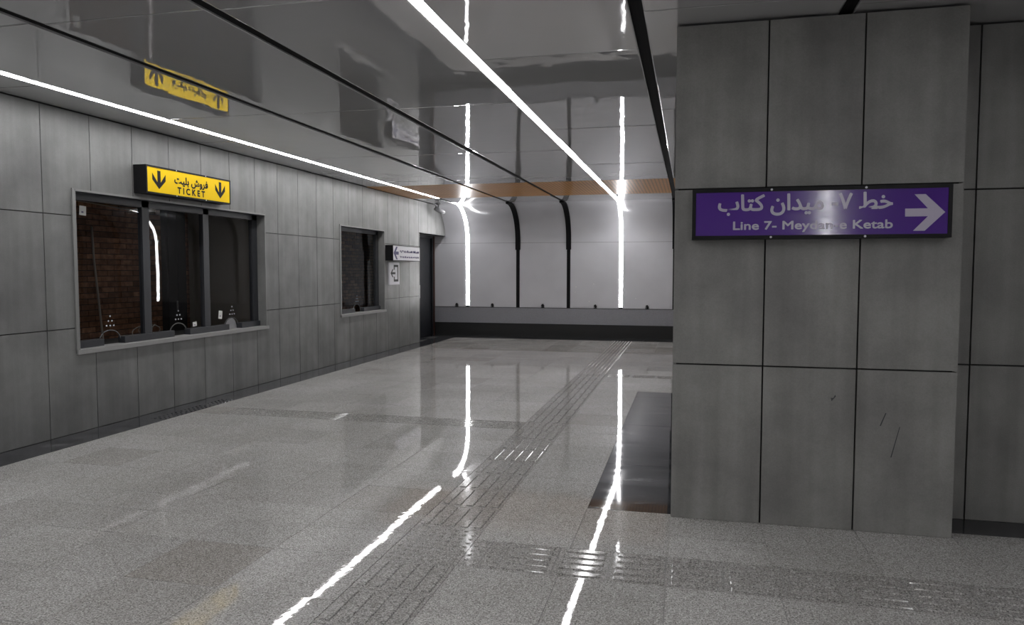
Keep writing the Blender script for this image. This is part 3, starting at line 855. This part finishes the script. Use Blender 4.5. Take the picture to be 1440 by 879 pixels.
light_line(L3, (3.0, 3.0), 16.30, 16.30, 'LED line behind the pillar block, lit only on the end wall')
# its lit stretch over the near hall, right of the picture: gives the glints on the guide tiles in front of the pillar
r = empty('led_light_line_offscreen', (L3, 0, CZ)); setp(r, 'white LED line over the near hall right of the pillar front', 'light', 'LED light lines')
box('diffuser', -0.036, 0.036, LED_FRONT, 2.999, -0.001, 0.03, M_LED, r, shared=False)
link('housing', boxes_mesh('housing', [(-CH, CH, YB, 2.999, 0.03, 0.06), (-CH, -0.036, YB, 2.999, 0.001, 0.03), (0.036, CH, YB, 2.999, 0.001, 0.03)]), M_BLACK, r)

# ------------------------------------------------------------------ PILLAR BLOCK
wall_pillar = link('wall_pillar', boxes_mesh('wall_pillar', [(PX0 + 0.022, PX1 - 0.022, PY + 0.022, RY + 0.1, 0, CZ - 0.012), (PX0 + 0.022, XR, RY + 0.022, BY - 0.022, 0, CZ - 0.012)]), M_CORE)
setp(wall_pillar, 'cement grey clad pillar block carrying the purple sign', 'pillar', kind='structure')
prow = [(0.0, 1.003), (1.003, 2.112), (2.112, CZ - 0.012)]
def face_y(yf, xs_, sgn):
    """cladding on a face y = yf, facing -y (sgn -1) or +y"""
    for a, b in zip(xs_, xs_[1:]):
        for p, q in prow:
            y0, y1 = (yf, yf + 0.022) if sgn < 0 else (yf - 0.022, yf)
            box('wall_panel', a + 0.005, b - 0.005, y0, y1, p + (0.005 if p > 0.1 else 0.002), q - 0.005, M_PILLAR, wall_pillar)
def face_x(xf, ys_, sgn):
    for a, b in zip(ys_, ys_[1:]):
        for p, q in prow:
            x0, x1 = (xf, xf + 0.022) if sgn < 0 else (xf - 0.022, xf)
            box('wall_panel', x0, x1, a + 0.005, b - 0.005, p + (0.005 if p > 0.1 else 0.002), q - 0.005, M_PILLAR, wall_pillar)
face_y(PY, [PX0 - 0.005, 0.454, 0.998, PX1 + 0.005], -1)
face_y(RY, [PX1, 1.744] + [1.744 + 0.545 * k for k in range(1, 9)], -1)
face_x(PX0, [PY + 0.024] + [PY + 0.56 * k for k in range(1, 9)] + [BY], -1)
face_x(PX1, [PY + 0.024, RY], 1)
face_y(BY, [PX0 + 0.545 * k for k in range(12)], 1)

for pts_ in ([(1.135, 0.66), (1.165, 0.74), (1.171, 0.74), (1.142, 0.66)], [(1.20, 0.47), (1.245, 0.66), (1.249, 0.66), (1.206, 0.47)], [(0.86, 0.80), (0.885, 0.83), (0.88, 0.84), (0.87, 0.82), (0.855, 0.82)]):
    poly('scuff_mark', pts_, ((0, PY - 0.0004, 0), (1, 0, 0), (0, 0, 1), (0, -1, 0)), 0.0, M_FRAME, wall_pillar)
# remaining shell of the hall
wr = link('wall_right', boxes_mesh('wall_right', [(XR, XR + 0.15, YB, YE + 0.1, -0.1, CZ + 0.2)]), M_PILLAR)
setp(wr, 'plain cement grey wall closing the right side of the hall', 'wall', kind='structure')
wb = link('wall_back', boxes_mesh('wall_back', [(XL - 0.2, XR + 0.15, YB - 0.15, YB, -0.1, CZ + 0.2)]), M_WHITE)
setp(wb, 'white end wall closing the near side of the hall', 'wall', kind='structure')
r = empty('wall_light_line_offscreen', (L3, YB, 0)); setp(r, 'upright white LED line on the near end wall', 'light', 'LED light lines')
box('diffuser', -0.036, 0.036, 0.0, 0.012, 0.745, CZ - 0.15, M_LED, r, shared=False)
box('end_cap', -0.04, 0.04, 0.0, 0.014, 0.709, 0.745, M_INK, r, shared=False)

# ------------------------------------------------------------------ SIGNS
KTAB, MIDAN, KHAT = '\uFE8F\uFE8E\uFE98\uFB90', '\uFEE5\uFE8D\uFEAA\uFBFF\uFEE3', '\uFEC2\uFEA7'
FRUSH, BLIT = '\uFEB5\uFEED\uFEAE\uFED3', '\uFE96\uFBFF\uFEE0\uFE91'
def sign_box(root, basis, w, h, d, face_mat, fr=0.022):
    """box sign: case behind, raised frame, coloured face; local basis has its origin at the lower left front corner"""
    O, Rv, Uv, Nv = (Vector(q) for q in basis)
    def B(off): return (O + Nv * off, Rv, Uv, Nv)
    rect = lambda a, b, c, e: [(a, c), (b, c), (b, e), (a, e)]
    poly('case', rect(0, w, 0, h), B(-d), d - 0.006, M_INK, root)
    poly('face', rect(fr * 0.6, w - fr * 0.6, fr * 0.6, h - fr * 0.6), B(-0.008), 0.006, face_mat, root)
    for q in (rect(0, w, 0, fr), rect(0, w, h - fr, h), rect(0, fr, fr, h - fr), rect(w - fr, w, fr, h - fr)):
        poly('frame_edge', q, B(-0.006), 0.008, M_INK, root)
    return B
def screws(root, Bf, pts):
    O, Rv, Uv, Nv = Bf(0.002)
    for (u, w) in pts:
        c = O + Rv * u + Uv * w
        link('screw', tube_mesh('screw', [c - Nv * 0.002, c + Nv * 0.003], 0.007, 8), M_SIGNW, root)
# purple sign on the pillar
X0, Z0, WD, HT = 0.012, 1.792, 1.452, 0.308
ps = empty('direction_sign', (0.74, PY, Z0)); setp(ps, 'purple box sign with white right arrow, reading Line 7- Meydan-e Ketab, on the pillar', 'sign')
lo = Vector((X0, PY - 0.09, Z0)) - ps.location
Bf = sign_box(ps, (lo, (1, 0, 0), (0, 0, 1), (0, -1, 0)), WD, HT, 0.0895, M_PURPLE)
ar = [(1.216, 1.961), (1.336, 1.961), (1.263, 2.043), (1.322, 2.043), (1.427, 1.938), (1.323, 1.832), (1.261, 1.832), (1.337, 1.915), (1.217, 1.915)]
poly('arrow', [(u - X0, w - Z0) for u, w in ar], Bf(-0.002), 0.0012, M_LETTER, ps)
b0 = Bf(-0.0012)
words(KTAB + ' ' + MIDAN + ' -' + '\u06f7' + ' ' + KHAT, b0, 0.165 - X0, 1.151 - X0, 1.932 - Z0, 2.064 - Z0, 0.0034, 0.024, M_LETTER, ps)
words('Line 7- Meydan-e Ketab', b0, 0.256 - X0, 1.153 - X0, 1.832 - Z0, 1.900 - Z0, 0.0019, 0.016, M_LETTER, ps)
screws(ps, Bf, [(0.465, HT - 0.011), (0.465, 0.011), (0.992, HT - 0.011), (0.992, 0.011)])
# yellow ticket sign
Y0, Z0, WD, HT, DP = 6.805, 2.430, 1.49, 0.303, 0.16
ts = empty('ticket_sign', (XL, 7.55, Z0)); setp(ts, 'yellow box sign with two black down arrows, reading TICKET, above the ticket window', 'sign')
lo = Vector((XL + DP, Y0, Z0)) - ts.location
Bf = sign_box(ts, (lo, (0, 1, 0), (0, 0, 1), (1, 0, 0)), WD, HT, DP - 0.0005, M_YELLOW, 0.018)
shape = [(-1, .84), (-.24, .36), (-.24, 1), (.24, 1), (.24, .36), (1, .84), (1, .48), (0, 0), (-1, .48)]
for c, hw in ((7.005, 0.105), (8.087, 0.098)):
    poly('arrow', [(c - Y0 + u * hw, 2.487 - Z0 + w * 0.2) for u, w in shape], Bf(-0.002), 0.0012, M_INK, ts)
b0 = Bf(-0.0012)
words(BLIT + ' ' + FRUSH, b0, 7.25 - Y0, 7.85 - Y0, 2.552 - Z0, 2.668 - Z0, 0.0048, 0.012, M_INK, ts)
words('T I C K E T', b0, 7.30 - Y0, 7.79 - Y0, 2.468 - Z0, 2.545 - Z0, 0.004, 0.09, M_INK, ts)
screws(ts, Bf, [(0.48, HT - 0.009), (0.48, 0.009), (1.0, HT - 0.009), (1.0, 0.009)])
# white direction sign near the door
Y0, Z0, WD, HT, DP = 13.545, 1.792, 1.50, 0.305, 0.16
ws = empty('direction_sign', (XL, 14.3, Z0)); setp(ws, 'white box sign with navy left arrow beside the recessed door', 'sign')
lo = Vector((XL + DP, Y0, Z0)) - ws.location
Bf = sign_box(ws, (lo, (0, 1, 0), (0, 0, 1), (1, 0, 0)), WD, HT, DP - 0.0005, M_SIGNW, 0.010)
poly('arrow', [(0.035, 0.15), (0.17, 0.275), (0.25, 0.275), (0.155, 0.182), (0.30, 0.182), (0.30, 0.118), (0.155, 0.118), (0.25, 0.025), (0.17, 0.025)], Bf(-0.002), 0.0012, M_NAVY, ws)
# the two lines of print are too blurred to read: broken pen strokes of the same run and height
O, Rv, Uv, Nv = Bf(-0.001)
def scribble(u0, u1, base, amp, r, mat, words, seed):
    rnd = random.Random(seed)
    tot = u1 - u0
    for k in range(words):
        a = u0 + tot * k / words + 0.012; b = u0 + tot * (k + 1) / words - 0.02
        pts = []
        n_ = 14
        for i in range(n_):
            t = i / (n_ - 1)
            pts.append(O + Rv * (a + (b - a) * t) + Uv * (base + amp * (0.5 + 0.5 * math.sin(t * (9 + 3 * k) + k)) * rnd.uniform(0.5, 1)))
        link('print_stroke', tube_mesh('print_stroke', pts, r, 5), mat, ws)
scribble(0.36, 1.44, 0.165, 0.055, 0.006, M_NAVY, 6, 3)
scribble(0.36, 1.44, 0.060, 0.040, 0.005, M_GREYTXT, 9, 5)
# exit symbol plate
es = empty('exit_sign', (XL, 13.93, 1.31)); setp(es, 'white plate with black arrow leaving a bracket, below the white sign', 'sign')
B0 = lambda d: ((d, 13.67 - 13.93, 0), (0, 1, 0), (0, 0, 1), (1, 0, 0))
poly('plate', [(0, 0), (0.52, 0), (0.52, 0.452), (0, 0.452)], B0(0.0), 0.03, M_SIGNW, es)
poly('bracket', [(0.22, 0.06), (0.46, 0.06), (0.46, 0.40), (0.22, 0.40), (0.22, 0.30), (0.265, 0.30), (0.265, 0.355), (0.415, 0.355), (0.415, 0.105), (0.265, 0.105), (0.265, 0.16), (0.22, 0.16)], B0(0.03), 0.0012, M_INK, es)
poly('arrow', [(0.06, 0.23), (0.15, 0.31), (0.195, 0.31), (0.135, 0.25), (0.30, 0.25), (0.30, 0.21), (0.135, 0.21), (0.195, 0.15), (0.15, 0.15)], B0(0.031), 0.0012, M_INK, es)

# ------------------------------------------------------------------ SECURITY CAMERA
sc_ = empty('security_camera', (-5.68, 16.28, CZ)); setp(sc_, 'small grey security camera hanging at the end of the light line', 'camera')
link('mount', tube_mesh('mount', [(0, 0, 0.0), (0, 0, -0.03)], [0.055, 0.05], 16), M_CAMW, sc_)
link('arm', tube_mesh('arm', [(0, 0, -0.02), (0, 0, -0.10), (0.01, 0.02, -0.13)], 0.016, 10), M_CAMW, sc_)
d = Vector((0.45, 0.75, -0.30)).normalized()
c0 = Vector((0.01, 0.02, -0.16)) - d * 0.13
bd = link('body', tube_mesh('body', [c0, c0 + d * 0.015, c0 + d * 0.24, c0 + d * 0.25], [0.036, 0.044, 0.044, 0.04], 16), M_CAMW, sc_)
link('lens_face', tube_mesh('lens_face', [c0 + d * 0.26 + Vector((0, 0, 0.012)), c0 + d * 0.296 + Vector((0, 0, 0.012))], 0.042, 16), M_INK, bd)
link('sun_hood', tube_mesh('sun_hood', [c0 + d * 0.02 + Vector((0, 0, 0.012)), c0 + d * 0.29 + Vector((0, 0, 0.012))], 0.047, 16), M_CAMW, bd)
